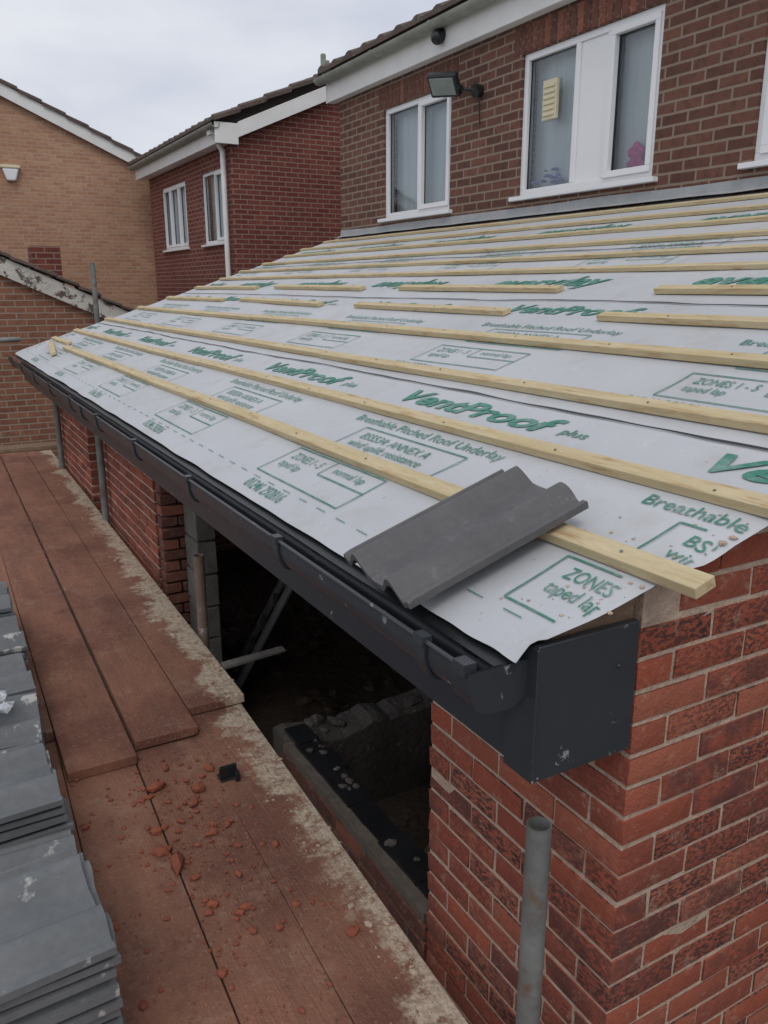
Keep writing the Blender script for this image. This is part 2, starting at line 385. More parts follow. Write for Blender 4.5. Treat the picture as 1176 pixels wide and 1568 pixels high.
# ---- underlay sheet
bat_x=[1.029,1.275,1.56,1.875,2.13,2.41,2.67,2.885,3.11,3.34,3.57,3.80]
def yedge(x):
    a=max(0,min(1,(x-.80)/.25)); b_=max(0,min(1,(x-1.05)/.3))
    return .925-.045*a-.030*b_+.006*nz(x,0,3,7)
def hs(x,y):
    d=min(abs(x-b) for b in bat_x); sag=-.007*min(1,d/.13)
    h=sag*(.6+.8*nz(x*.7,y*1.1,1))+.003*nz(x*2,y*2,5)+.0014*nz(x*7,y*2,8)
    if x<.84: h-= (.84-x)**2*1.6
    ed=max(0,1.0-(y-yedge(x))/.07)
    if ed>0: h+= ed*ed*(-.004-.008*nz(x*7,1,2)+ .012*max(0,1-abs(x-.79)/.03) -.010*max(0,1-abs(x-1.12)/.06))
    return h
def rp(x,y,o=0): return (x-SA*o,y,plane(x)+hs(x,y)+CA*o)
roof=empty('battened_roof_covering')
NX,NY=130,380
vs=[];fs=[]
for j in range(NY+1):
    t=j/NY; 
    for i_ in range(NX+1):
        x=.760+(3.985-.760)*(i_/NX)**1.15
        if i_==0: x+=.004*nz(j*.08,2)
        y0=yedge(x); y=y0+(YF+.05-y0)*(t**1.6)
        vs.append(rp(x,y))
for j in range(NY):
    for i_ in range(NX):
        a=j*(NX+1)+i_; fs.append((a,a+1,a+NX+2,a+NX+1))
w=MB(); w.add(vs,fs); sh_=w.build('underlay_sheet',M['sheet'],roof,recalc=False)
for p in sh_.data.polygons: p.use_smooth=True
w=MB(); L=200
vs=[];
for j in range(L+1):
    y=.95+(7.97-.95)*j/L
    vs+=[(.747+.003*nz(y*3,0),y,plane(.747)-.030),(.83,y,plane(.83)-.022)]
w.add(vs,[(2*j,2*j+1,2*j+3,2*j+2) for j in range(L)])
w.build('eaves_support_tray',M['black'],roof)
w=MB()
for xl in (1.49,2.30,3.02):
    vs=[];L=400
    for j in range(L+1):
        y=yedge(xl)+.005+(YF-yedge(xl))*j/L
        xx=xl+.014*nz(y*1.3,xl)+.005*nz(y*6,xl); wd=.003+.004*nz(y*4,7)
        vs+=[rp(xx,y,.004),rp(xx+max(.0012,wd+.002),y,.006)]
    w.add(vs,[(2*j,2*j+1,2*j+3,2*j+2) for j in range(L)])
w.build('lap_edge',M['black'],roof,recalc=False)
def batten(mb,x,y0,y1,dy=0,wd=.042,th=.021,jx=0,tilt=0):
    nseg=max(1,int((y1-y0)/.35)); vs=[];fs=[]
    for k in range(nseg+1):
        y=y0+(y1-y0)*k/nseg; xx=x+jx*(k/nseg-.5)+.008*nz(y*.6,x*5)
        zt=plane(xx)+.003+tilt+.002*nz(y*.9,x*3,4)
        for (u,v) in ((-wd/2,0),(wd/2,0),(wd/2,th),(-wd/2,th)):
            vs.append((xx+u*CA-v*SA,y,zt+u*SA+v*CA))
    for k in range(nseg):
        o=4*k
        for q in range(4): fs.append((o+q,o+(q+1)%4,o+4+(q+1)%4,o+4+q))
    fs.append((3,2,1,0)); o=4*nseg; fs.append((o,o+1,o+2,o+3))
    mb.add(vs,fs)
w=MB()
batten(w,bat_x[0],.80,6.95,wd=.046)
batten(w,bat_x[1]+.01,.86,4.2); batten(w,bat_x[1]+.005,4.205,7.95)
batten(w,bat_x[2],.84,3.3); batten(w,bat_x[2]+.004,3.305,7.98)
batten(w,bat_x[3],.84,5.0); batten(w,bat_x[3]-.005,5.005,7.98)
for xx in (bat_x[4],bat_x[5]):
    batten(w,xx,.84,2.23+R.uniform(-.02,.02)); batten(w,xx+.01,2.75,4.11,jx=.02); batten(w,xx+.02,4.54,6.0,jx=.03); batten(w,xx+.01,6.35,7.95)
for xx in bat_x[6:]:
    s=R.uniform(2.5,5.5); batten(w,xx,.84,s,wd=.036,th=.018); batten(w,xx+.005,s+.005,7.98+R.uniform(-.05,.1),wd=.036,th=.018)
batten(w,.96,6.75,7.6,jx=.10,tilt=.004); batten(w,1.09,7.1,7.95)
w.build('timber_battens',M['timber'],roof,bevel=.0012)
w=MB()
for xx in bat_x[:6]:
    for y in (.99,1.45,1.91,2.37,2.83,3.29,3.75,4.21,4.67,5.13):
        if xx in bat_x[4:6] and not(y<2.2 or 2.78<y<4.08 or y>4.6): continue
        px=xx+.008*nz(y*.6,xx*5)+R.uniform(-.008,.008); q=(px-SA*.0245,y+R.uniform(-.02,.02),plane(px)+.003+CA*.0222)
        w.tube(q,(q[0]-SA*.0015,q[1],q[2]+CA*.0015),.0032,8)
w.build('batten_nails',M['galv'],roof)
w=MB(); L=120; vs=[];
for j in range(L+1):
    y=.3+(8.0-.3)*j/L
    q=.006*nz(y*3,1); 
    vs+=[(WX-.006,y,plane(WX)+.065+.008*nz(y*1.3,9)),(WX-.010,y,plane(WX)+.015+q),(WX-.09+.01*nz(y*2,3),y,plane(WX-.09)+.022+q)]
w.add(vs,[f for j in range(L) for f in ((3*j,3*j+1,3*j+4,3*j+3),(3*j+1,3*j+2,3*j+5,3*j+4))])
w.build('lead_flashing',M['lead'],roof,smooth=True,recalc=False)

cache={}
def textgeo(body,shear=0,offset=0):
    key=(body,shear,offset)
    if key in cache: return cache[key]
    cu=bpy.data.curves.new('t','FONT'); cu.body=body; cu.size=1; cu.shear=shear; cu.offset=offset; cu.resolution_u=3; cu.space_line=.95
    o=bpy.data.objects.new('t',cu); col.objects.link(o)
    bpy.context.view_layer.update(); dg=bpy.context.evaluated_depsgraph_get()
    me=bpy.data.meshes.new_from_object(o.evaluated_get(dg))
    V=[tuple(v.co) for v in me.vertices]; F=[tuple(p.vertices) for p in me.polygons]
    bpy.data.objects.remove(o); bpy.data.curves.remove(cu)
    x0=min(v[0] for v in V);x1=max(v[0] for v in V)
    V=[((v[0]-x0)/(x1-x0),v[1]) for v in V]
    cache[key]=(V,F); return cache[key]
pr=MB()
def put(V,F):
    keep=[f for f in F if all(V[i][1]>yedge(V[i][0])+.008 and V[i][1]<7.97 and V[i][0]<3.9 for i in f)]
    if keep: pr.add([rp(x,y,.003) for x,y in V],keep)
def text(body,x0,y0,width,height,shear=0,offset=0):
    V,F=textgeo(body,shear,offset)
    put([(x0+v*height*CA,y0-u*width) for u,v in V],F)
def line(x0,y0,x1,y1,t=.0045):
    dx,dy=x1-x0,y1-y0; l=math.hypot(dx,dy); nx,ny=-dy/l*t/2,dx/l*t/2; k=max(1,int(l/.06)); V=[]
    for i in range(k+1):
        s=i/k; V+=[(x0+dx*s+nx,y0+dy*s+ny),(x0+dx*s-nx,y0+dy*s-ny)]
    put(V,[(2*i,2*i+1,2*i+3,2*i+2) for i in range(k)])
def rect(x0,x1,y0,y1,t=.0045):
    line(x0,y0,x1,y0,t);line(x1,y0,x1,y1,t);line(x1,y1,x0,y1,t);line(x0,y1,x0,y0,t)
def panelset(xb,y0):
    text('Breathable Pitched Roof Underlay',1.208+xb,y0,.76,.052,.0,0)
    rect(1.05+xb,1.185+xb,y0-.66,y0-.12)
    text('BS5534: ANNEX A\nwind uplift resistance',1.13+xb,y0-.17,.40,.050,0,0)
    rect(.855+xb,1.0+xb,y0-.57,y0-.03)
    line(.93+xb,y0-.30,1.0+xb,y0-.30)
    line(.93+xb,y0-.57,.93+xb,y0-.30)
    text('ZONES 1 - 5\ntaped lap',.948+xb,y0-.07,.19,.048,0,0)
    text('normal lap',.955+xb,y0-.34,.17,.042)
for k in range(-1,6):
    y0=2.33+1.22*k
    text('VentProof',1.37,y0,.74,.118,.25,.030); text('plus',1.385,y0-.77,.09,.05,0,.01)
    panelset(0,y0)
    if k>=0: text('01246 292816',.785,y0-.09,.26,.055,0,.004)
for k in range(-1,6):
    y0=2.81+1.22*k
    text('VentProof',2.16,y0,.70,.135,.25,.030); text('plus',2.165,y0-.73,.09,.05,0,.01)
    panelset(.80,y0-.05)
    text('01246 292816',1.60,y0-.02,.26,.050,0,.004)
    text('everyday',2.49,y0+.56,.76,.18,.25,.030)
    text('everyday',3.42,y0+.15,.75,.16,.25,.030)
    panelset(1.9,y0+.3)
y=1.0
while y<7.9:
    line(.83,y,.83,y+.05,.0022); y+=.11
pr.build('printed_markings',M['print'],roof,recalc=False)

# ---------------------------------------------------------------- tiles
def tile(mb,W,L,M4,seed=0,th=.014,amp=.032):
    nu=44
    def prof(u):
        z=0
        for c,hw in ((.24,.15),(.76,.15)):
            d=abs(u-c)/hw
            if d<1: z+=amp*(.5+.5*math.cos(math.pi*d))**.7
        if u<.05: z+=.008
        if u>.955: z+=.008
        return z
    vs=[];fs=[]
    sec=(0,.04,.5,1.0)
    for s in sec:
        for k in range(nu+1):
            u=k/nu; e=.003*nz(u*9,s*3,seed)
            vs.append(M4@Vector((s*L+(e if s in(0,1) else 0),u*W,prof(u)+th+(-.003 if s==0 else 0))))
    for s in sec:
        for k in range(nu+1):
            u=k/nu; vs.append(M4@Vector((s*L,u*W,prof(u)*.92)))
    q=nu+1; o=len(sec)*q
    for a in range(len(sec)-1):
        for k in range(nu):
            fs.append((a*q+k,(a+1)*q+k,(a+1)*q+k+1,a*q+k+1))
            fs.append((o+a*q+k,o+a*q+k+1,o+(a+1)*q+k+1,o+(a+1)*q+k))
        fs.append((a*q,o+a*q,o+(a+1)*q,(a+1)*q)); fs.append((a*q+nu,(a+1)*q+nu,o+(a+1)*q+nu,o+a*q+nu))
    for k in range(nu):
        fs.append((k,k+1,o+k+1,o+k)); e=(len(sec)-1)*q; fs.append((e+k,o+e+k,o+e+k+1,e+k+1))
    mb.add(vs,fs)
ang=math.atan(S)+math.radians(2.2)
M4=Matrix.Translation((.704,1.150,plane(.704)+.018))@Matrix.Rotation(-ang,4,'Y')@Matrix.Rotation(math.radians(-3.5),4,'Z')
w=MB(); tile(w,.29,.41,M4,3); w.build('concrete_roof_tile',M['tile_grey'],None,smooth=True)

for sname,(yc,ztop,rot) in enumerate(((1.545,-1.215,3),(1.93,-1.42,-2),(2.28,-1.31,2),(2.68,-1.35,-3),(3.06,-1.36,2),(3.45,-1.34,1),(3.84,-1.33,-1))):
    w=MB(); z=-1.60; k=0
    while z<ztop-.02:
        a=math.radians(rot+R.uniform(-1.5,1.5)); Lx=.41
        off=R.uniform(-.008,.008)+(.012 if k%2 else 0)
        M4=Matrix.Translation((.168+off+.02*(yc-1.5),yc+R.uniform(-.008,.008),z))@Matrix.Rotation(a,4,'Z')@Matrix.Rotation(math.radians(R.uniform(-1,1)),4,'X')@Matrix.Translation((-Lx,-.175,0))
        tile(w,.35,Lx,M4,k+10*sname,.016,.040)
        z+=.030; k+=1
    w.build('roof_tile_stack',M['tile_stack'],None,smooth=True)

# ---------------------------------------------------------------- scaffold
plat=empty('scaffold_platform')
def shear(k): 
    return lambda x,y,z:(x+k*y,y,z)
w=MB(); we=MB()
wd=.232
for k in range(6):
    x1=.846-k*wd; t=we if k==0 else w
    z0=R.uniform(-.003,.003)
    t.box(x1-wd+.004,x1,.2+.05*k,3.2,-1.638+z0,-1.60+z0,.0015,shear(.036+R.uniform(-.001,.001)))
for k in range(6):
    x1=.92-k*(wd+.004); t=we if k==0 else w
    ends=[2.83,2.68,2.60,2.9,2.7,2.8]; z0=R.uniform(-.003,.003)
    t.box(x1-wd+.004,x1,ends[k],6.2 if k%2 else 8.6,-1.596+z0,-1.561+z0,.0015,shear(.014+R.uniform(-.0006,.0006)))
    if k%2: t.box(x1-wd+.005,x1,6.21,8.6,-1.599+z0,-1.561+z0,.001,shear(.014))
w.build('boards',M['board'],plat,bevel=.002)
we.build('edge_board',M['board_edge'],plat,bevel=.002)
w=MB()
w.box(.3,1.15,8.62,8.84,-1.56,-1.52,.003); w.build('end_board',M['old_timber'],plat,bevel=.003)
w=MB()
for y in (.6,2.95,5.2,7.6): w.tube((-1.2,y,-1.665),(.95,y,-1.665),.024)
w.build('transom_tubes',M['galv'],plat,smooth=True)
for (x,y,zt,mt) in ((.913,1.02,-.983,'galv'),(1.0,5.72,-.84,'galv'),(1.0,7.62,-.84,'galv'),(1.0,3.50,-1.18,'rusty'),(1.54,8.3,.22,'galv')):
    w=MB(); w.tube((x,y,-3),(x,y,zt),.0242,28,inner=.0205); w.build('scaffold_tube',M[mt],None,smooth=True)
w=MB(); w.tube((-1.5,8.45,-.50),(.86,8.45,-.47),.024); w.build('scaffold_tube',M['galv'],None,smooth=True)
w=MB(); w.box(0,.29,-.02,.02,0,.018,.004)
o=w.build('timber_offcut',M['block'],None,bevel=.003); o.location=(.96,3.10,-1.562); o.rotation_euler=(0,math.radians(-1),math.radians(4))

w=MB()
for x,y,s in ((.50,2.42,.030),(.46,2.02,.034),(.43,2.10,.022),(.62,2.35,.024),(.585,2.28,.020),(.44,2.2,.020),(.69,2.45,.018),(.57,1.77,.018),(.50,1.82,.015),(.60,1.90,.014),(.64,2.02,.012),(.78,1.55,.018),(.56,2.52,.016)): chunk(w,x,y,-1.598,s)
for k in range(480):
    x=R.gauss(.52,.14);y=R.gauss(2.1,.40)
    if x<.86 and y<2.6: chunk(w,x,y,-1.599,min(.014,.002+R.expovariate(300)))
for k in range(300):
    y=R.uniform(.9,8); chunk(w,R.uniform(.25,.88),y,-1.6 if y<2.6 else -1.562,R.uniform(.0015,.004))
w.build('brick_rubble',M['rubble'],None)
w=MB(); w.box(.70,.76,2.36,2.372,-1.6,-1.55); w.box(.70,.76,2.35,2.40,-1.6,-1.592); w.box(.745,.76,2.33,2.372,-1.6,-1.565)
w.build('gutter_bracket',M['black'],None,bevel=.002)
w=MB()
for k in range(14): chunk(w,R.uniform(-.02,.1),R.uniform(2.6,2.75),-1.29,R.uniform(.02,.04))
w.build('crumpled_plastic_wrap',M['plastic_wrap'],None)
w=MB()
for k in range(520):
    y=.95+7.3*R.random()**1.5; e=(.846+.036*y) if y<2.8 else (.92+.014*y); zz=-1.6 if y<2.8 else -1.561
    chunk(w,e-abs(R.gauss(0,.06))-.005,y,zz,min(.010,.0015+R.expovariate(400)))
for k in range(60):
    x=R.uniform(.84,1.35); y=yedge(x)+.01+abs(R.gauss(0,.09)); q=rp(x,y); chunk(w,q[0],q[1],q[2],R.uniform(.0012,.004))
for x,y,s in ((1.17,.885,.009),(1.19,.88,.007),(.93,.90,.005),(1.0,.90,.005)):
    q=rp(x,y); chunk(w,q[0],q[1],q[2],s)
w.build('mortar_crumbs',M['mortar'],None)
w=MB(); a=Vector((1.50,4.75,-2.65)); b_=Vector((2.15,4.40,-1.25)); sd=Vector((.14,.34,0))
for q in (0,1): w.tube(a+sd*q,b_+sd*q,.026,8)
for k in range(1,9): w.tube(a.lerp(b_,k/9),a.lerp(b_,k/9)+sd,.016,8)
w.build('aluminium_ladder',M['alu'],None)

# ---------------------------------------------------------------- houses
def wall_x(mb,x,y0,y1,z0,z1,ops,depth=.09):
    ys=sorted({y0,y1}|{v for o in ops for v in o[:2]}); zs=sorted({z0,z1}|{v for o in ops for v in o[2:]})
    for i in range(len(ys)-1):
        for j in range(len(zs)-1):
            cy,cz=(ys[i]+ys[i+1])/2,(zs[j]+zs[j+1])/2
            if any(o[0]<cy<o[1] and o[2]<cz<o[3] for o in ops): continue
            mb.add([(x,ys[i],zs[j]),(x,ys[i+1],zs[j]),(x,ys[i+1],zs[j+1]),(x,ys[i],zs[j+1])],[(3,2,1,0)])
    for a,b,c,d in ops:
        X=x+depth
        mb.add([(x,a,c),(X,a,c),(X,a,d),(x,a,d)],[(0,1,2,3)]); mb.add([(x,b,c),(X,b,c),(X,b,d),(x,b,d)],[(3,2,1,0)])
        mb.add([(x,a,c),(X,a,c),(X,b,c),(x,b,c)],[(3,2,1,0)]); mb.add([(x,a,d),(X,a,d),(X,b,d),(x,b,d)],[(0,1,2,3)])
def window(parent,x,a,b,c,d,mull=(),panel=None,sashes=(),f=.045,mw=.022):
    X0=x+.02;X1=x+.08
    w=MB()
    w.box(X0,X1,a,b,c,c+f); w.box(X0,X1,a,b,d-f,d); w.box(X0,X1,a,a+f,c+f,d-f); w.box(X0,X1,b-f,b,c+f,d-f)
    for m_ in mull: w.box(X0,X1,m_-mw,m_+mw,c+f,d-f)
    edges=[a+f]+[v for m_ in mull for v in (m_-mw,m_+mw)]+[b-f]
    for i in range(0,len(edges),2):
        p,q=edges[i],edges[i+1]
        if i//2 in sashes:
            s=.032;Z0=X0-.012;Z1=X0+.03
            w.box(Z0,Z1,p-.008,q+.008,c+f-.008,c+f+s);w.box(Z0,Z1,p-.008,q+.008,d-f-s,d-f+.008)
            w.box(Z0,Z1,p-.008,p+s,c+f+s,d-f-s);w.box(Z0,Z1,q-s,q+.008,c+f+s,d-f-s)
    if panel is not None:
        p,q=edges[2*panel],edges[2*panel+1]; w.box(X0+.012,X0+.03,p,q,c+f,d-f)
    w.build('window_frame',M['upvc'],parent,bevel=.003)
    w=MB()
    for i in range(0,len(edges),2):
        if panel is not None and i//2==panel: continue
        p,q=edges[i],edges[i+1]; s=.032 if i//2 in sashes else 0; G0=X0+.026;G1=X0+.0345;e=.006
        p+=s-.001;q-=s-.001;lo=c+f+s-.001;hi=d-f-s+.001
        w.box(G0,G1,p,q,lo,lo+e);w.box(G0,G1,p,q,hi-e,hi);w.box(G0,G1,p,p+e,lo+e,hi-e);w.box(G0,G1,q-e,q,lo+e,hi-e)
    w.build('glazing_gasket',M['black'],parent)
    w=MB(); w.box(x-.045,x+.018,a-.05,b+.05,c-.032,c-.003); w.build('window_sill',M['upvc'],parent,bevel=.003)
    w=MB(); w.add([(X0+.035,a+f,c+f),(X0+.035,b-f,c+f),(X0+.035,b-f,d-f),(X0+.035,a+f,d-f)],[(3,2,1,0)]); w.build('glass',M['glass'],parent)
    w=MB(); n_=60
    vs=[]
    for k in range(n_+1):
        y=a+(b-a)*k/n_; o=.006*math.sin(k*.9+2*nz(k*.2,1))+.006*math.sin(k*.37)
        vs+=[(x+.15+o,y,c-.02),(x+.15+o,y,d+.02)]
    w.add(vs,[(2*k,2*k+1,2*k+3,2*k+2) for k in range(n_)])
    w.build('net_curtain',M['curtain'],parent,smooth=True,recalc=False)
    w=MB(); w.box(x+.092,x+.26,a,b,c-.03,c-.005); w.box(x+.25,x+.26,a,b,c-.03,d+.02); w.build('inner_sill',M['upvc'],parent)
def soldiers(mb,x,a,b,z0,h=.178):
    y=a
    while y<b: mb.box(x-.004,x+.05,y,y+.055,z0,z0+h,.001); y+=.065
main=empty('brick_house')
ops=[(6.0,7.1,.62,1.56),(3.81,5.1,.64,1.58),(1.9,3.12,.64,1.58)]
w=MB(); wall_x(w,WX,-4,8.0,-3,1.92,ops)
w.add([(WX,8.0,-3),(10,8.0,-3),(10,8.0,1.92),(WX,8.0,1.92)],[(3,2,1,0)])
w.add([(WX,8.0,1.92),(10,8.0,1.92),(7,8.0,3.4)],[(0,2,1)])
w.build('walls',M['house_brick'],main,recalc=False)
window(main,WX,*ops[0],mull=(6.52,),sashes=(0,))
window(main,WX,*ops[1],mull=(4.26,4.55),panel=1,sashes=(0,))
window(main,WX,*ops[2],mull=(2.5,),sashes=(0,1))
w=MB()
for o_ in ops: soldiers(w,WX,o_[0]-.1,o_[1]+.1,o_[3]+.006)
w.build('soldier_course',M['clay_brown'],main,bevel=.003)
w=MB(); w.box(3.905,3.925,-4,8.12,1.775,1.985); w.box(3.925,WX+.0,-4,8.12,1.78,1.79); w.box(3.925,4.0,8.10,8.12,1.79,1.985)
w.add([(3.9,8.08,1.80),(7,8.08,3.30),(7,8.08,3.50),(3.9,8.08,2.0),(3.9,8.11,1.80),(7,8.11,3.30),(7,8.11,3.50),(3.9,8.11,2.0)],[(0,1,2,3),(7,6,5,4),(0,4,5,1),(3,2,6,7),(0,3,7,4),(1,5,6,2)])
w.build('fascia_board',M['white_board'],main,bevel=.003)
def half_gutter(mb,x,z,y0,y1,r=.055):
    k_=12; P=[(x+r*math.cos(math.pi+math.pi*k/k_),z+r*math.sin(math.pi+math.pi*k/k_)) for k in range(k_+1)]
    Q=[(x+(r-.006)*math.cos(math.pi+math.pi*k/k_),z+(r-.006)*math.sin(math.pi+math.pi*k/k_)) for k in range(k_+1)][::-1]
    pr_=P+Q; m_=len(pr_)
    mb.add([(a,y0,b) for a,b in pr_]+[(a,y1,b) for a,b in pr_],[(i,(i+1)%m_,m_+(i+1)%m_,m_+i) for i in range(m_)]+[tuple(range(m_-1,-1,-1)),tuple(range(m_,2*m_))])
w=MB(); half_gutter(w,3.845,1.99,-4,8.16)
for k in range(12): half_gutter(w,3.845,1.992,7.9-k*.95,7.94-k*.95,.062)
w.build('gutter',M['old_gutter'],main,smooth=True)
def tiled_roof(name,parent,x0,z0,x1,z1,y0,y1,pitch=.30,amp=.03):
    w=MB(); ny=int((y1-y0)/pitch*10); nx=max(2,int(abs(x1-x0)/.34)); vs=[]
    cols=[]
    for i in range(nx+1):
        for e in (0,1):
            if i==nx and e==1: continue
            t=(i+ (0 if e==0 else .999))/nx; x=x0+(x1-x0)*t; z=z0+(z1-z0)*t+(.035 if e==0 else .008)
            cols.append((x,z))
    for x,z in cols:
        for j in range(ny+1):
            y=y0+(y1-y0)*j/ny; ph=(y-y0)/pitch*2*math.pi
            vs.append((x,y,z+amp*max(0,math.sin(ph))+.008*nz(x*3,y*3)))
    q=ny+1; fs=[(a*q+j,a*q+j+1,(a+1)*q+j+1,(a+1)*q+j) for a in range(len(cols)-1) for j in range(ny)]
    o=len(vs); vs+=[(x0,y0+(y1-y0)*j/ny,z0) for j in range(ny+1)]
    fs+=[(j,j+1,o+j+1,o+j) for j in range(ny)]
    for jj in (0,ny):
        o=len(vs); vs+=[(x,vs[a*q+jj][1],z-.05) for a,(x,z) in enumerate(cols)]
        fs+=[(a*q+jj,(a+1)*q+jj,o+a+1,o+a) for a in range(len(cols)-1)]
    w.add(vs,fs); return w.build(name,M['tile_brown'],parent,recalc=False)
tiled_roof('roof_tiles',main,3.83,2.035,7.0,3.51,-4,8.14)
tiled_roof('roof_tiles_back',main,10.2,2.035,7.0,3.51,-4,8.14)
w=MB(); w.box(3.86,3.93,8.06,8.13,2.02,2.16); w.box(3.85,3.9,8.08,8.12,2.1,2.22); w.build('verge_cap',M['old_gutter'],main,bevel=.01)
w=MB(); w.box(4.028,4.054,4.755,4.90,1.12,1.375)
for k in range(6): w.box(4.018,4.03,4.77,4.885,1.145+k*.036,1.167+k*.036)
w.build('window_vent',M['cream'],main,bevel=.003)
w=MB()
for cy,cz,s in ((4.05,.80,.03),(4.05,.85,.026),(4.09,.82,.026),(4.01,.82,.026),(4.07,.76,.028),(4.02,.76,.026),(4.0,.74,.02),(4.10,.75,.02),(4.04,.72,.024)):
    bm=bmesh.new(); bmesh.ops.create_uvsphere(bm,u_segments=12,v_segments=8,radius=s)
    w.add([(v.co.x*.6+4.10,v.co.y*1.2+cy,v.co.z*1.2+cz) for v in bm.verts],[tuple(v.index for v in f.verts) for f in bm.faces]); bm.free()
w.build('pink_soft_toy',M['pink'],main,smooth=True)
w=MB()
for k in range(12): chunk(w,4.10,4.85+R.gauss(0,.06),.72+R.uniform(-.03,.08),R.uniform(.015,.035))
for k in range(6): chunk(w,4.10,6.22+R.gauss(0,.06),.68,R.uniform(.02,.04))
w.build('window_ornaments',M['blue'],main)
fl=empty('wall_floodlight')
w=MB(); w.box(-.03,.03,-.13,.13,-.09,.09)
hd=w.build('lamp_head',M['black'],fl,bevel=.012)
w=MB(); w.box(-.036,-.028,-.105,.105,-.065,.065); gl_=w.build('lamp_glass',M['flood_glass'],fl,bevel=.002)
for o in (hd,gl_): o.rotation_euler=(math.radians(6),math.radians(-38),math.radians(22)); o.location=(3.80,5.80,1.50)
w=MB(); w.tube((4.0,5.60,1.44),(3.93,5.60,1.44),.045,16); w.tube((3.95,5.60,1.44),(3.87,5.70,1.46),.014,10); w.box(3.84,3.88,5.66,5.86,1.45,1.48)
w.tube((3.93,5.6,1.44),(3.90,5.53,1.40),.03,12)
w.tube((3.985,5.6,1.40),(3.985,5.58,1.2),.006,6)
w.build('bracket_and_sensor',M['black'],fl,smooth=True)
w=MB(); 
bm=bmesh.new(); bmesh.ops.create_uvsphere(bm,u_segments=16,v_segments=10,radius=.055)
w.add([(v.co.x+3.86,v.co.y+6.0,v.co.z+1.88) for v in bm.verts],[tuple(v.index for v in f.verts) for f in bm.faces]); bm.free()
w.tube((3.905,6.0,1.90),(3.87,6.0,1.89),.05,16)
w.build('security_sensor',M['black'],None,smooth=True)

nb=empty('brick_house')
NXF=4.05; NY0=11.4; NY1=15.8
ops=[(13.6,15.0,.62,1.63),(11.72,12.75,.62,1.62)]
w=MB(); wall_x(w,NXF,NY0,NY1,-3,2.0,ops)
w.add([(NXF,NY0,-3),(11,NY0,-3),(11,NY0,2.0),(NXF,NY0,2.0)],[(0,1,2,3)]); w.add([(NXF,NY0,2.0),(11,NY0,2.0),(7.5,NY0,3.5)],[(0,1,2)])
w.add([(NXF,NY1,-3),(11,NY1,-3),(11,NY1,2.0),(NXF,NY1,2.0)],[(3,2,1,0)])
w.build('walls',M['neigh_brick'],nb,recalc=False)
window(nb,NXF,*ops[0],mull=(14.05,14.55),sashes=(0,1,2)); window(nb,NXF,*ops[1],mull=(12.2,),sashes=(0,))
w=MB(); w.box(3.86,3.88,NY0-.1,16.0,1.86,2.07); w.box(3.88,NXF,NY0-.1,16.0,1.865,1.875)
w.box(3.80,4.12,NY0-.13,NY0-.10,1.84,2.10)
w.add([(4.12,NY0-.13,1.93),(7.5,NY0-.13,3.40),(7.5,NY0-.13,3.60),(4.12,NY0-.13,2.12),(4.12,NY0-.10,1.93),(7.5,NY0-.10,3.40),(7.5,NY0-.10,3.60),(4.12,NY0-.10,2.12)],[(0,1,2,3),(7,6,5,4),(0,4,5,1),(3,2,6,7),(0,3,7,4),(1,5,6,2)])
w.build('fascia_and_bargeboard',M['white_board'],nb,bevel=.003)
w=MB(); half_gutter(w,3.80,2.08,NY0-.15,16.05,.06); w.build('gutter',M['old_gutter'],nb,smooth=True)
w=MB(); w.tube((3.82,NY0+.12,2.04),(3.98,NY0+.14,1.78),.036,14); w.tube((3.98,NY0+.14,1.80),(3.98,NY0+.14,-3),.036,14); w.box(3.79,3.88,NY0+.06,NY0+.2,1.97,2.09)
w.build('downpipe',M['white_board'],nb,smooth=True)
tiled_roof('roof_tiles',nb,3.78,2.12,7.5,3.72,NY0-.17,16.1); tiled_roof('roof_tiles_back',nb,11.2,2.12,7.5,3.72,NY0-.17,16.1)
th=empty('brick_house'); TY=16.5
w=MB(); w.add([(-2.6,TY,-3),(4.3,TY,-3),(4.3,TY,2.05),(1.7,TY,3.21),(-.8,TY,2.09),(-2.6,TY,1.29)],[(0,1,2,3,4,5)])
w.add([(4.3,TY,-3),(4.3,26,-3),(4.3,26,2.05),(4.3,TY,2.05)],[(0,1,2,3)]); w.add([(-2.6,TY,-3),(-2.6,26,-3),(-2.6,26,1.2),(-2.6,TY,1.2)],[(3,2,1,0)])
w.build('walls',M['tan_brick'],th,recalc=False)
w=MB()
for (xa,za,xb,zb) in ((1.7,3.21,4.62,1.91),(1.7,3.21,-2.9,1.16)):
    w.add([(xa,TY-.1,za-.04),(xb,TY-.1,zb-.04),(xb,TY-.1,zb+.17),(xa,TY-.1,za+.17),(xa,TY-.07,za-.04),(xb,TY-.07,zb-.04),(xb,TY-.07,zb+.17),(xa,TY-.07,za+.17)],[(0,1,2,3),(7,6,5,4),(0,4,5,1),(3,2,6,7),(0,3,7,4),(1,5,6,2)])
w.build('bargeboard',M['white_board'],th)
tiled_roof('roof_tiles',th,4.7,2.05,1.7,3.41,TY-.14,26); tiled_roof('roof_tiles_back',th,-3,1.31,1.7,3.41,TY-.14,26)
w=MB(); w.box(1.69,1.97,TY-.09,TY,1.78,1.99,0,lambda x,y,z:((x-1.83)*(1 if z>1.9 else .5)+1.83,y,z)); w.build('burglar_alarm_box',M['upvc'],th,bevel=.03,seg=3)
w=MB(); w.box(1.67,1.99,TY-.10,TY,1.985,2.04); w.build('alarm_box_top',M['cream'],th,bevel=.015,seg=2)
sh=empty('brick_outbuilding'); SY=9.6
w=MB(); w.add([(-2.1,SY,-3),(2.3,SY,-3),(2.3,SY,-.37),(.05,SY,.66),(-2.1,SY,-.30)],[(0,1,2,3,4)])
w.add([(2.3,SY,-3),(2.3,14,-3),(2.3,14,-.37),(2.3,SY,-.37)],[(0,1,2,3)])
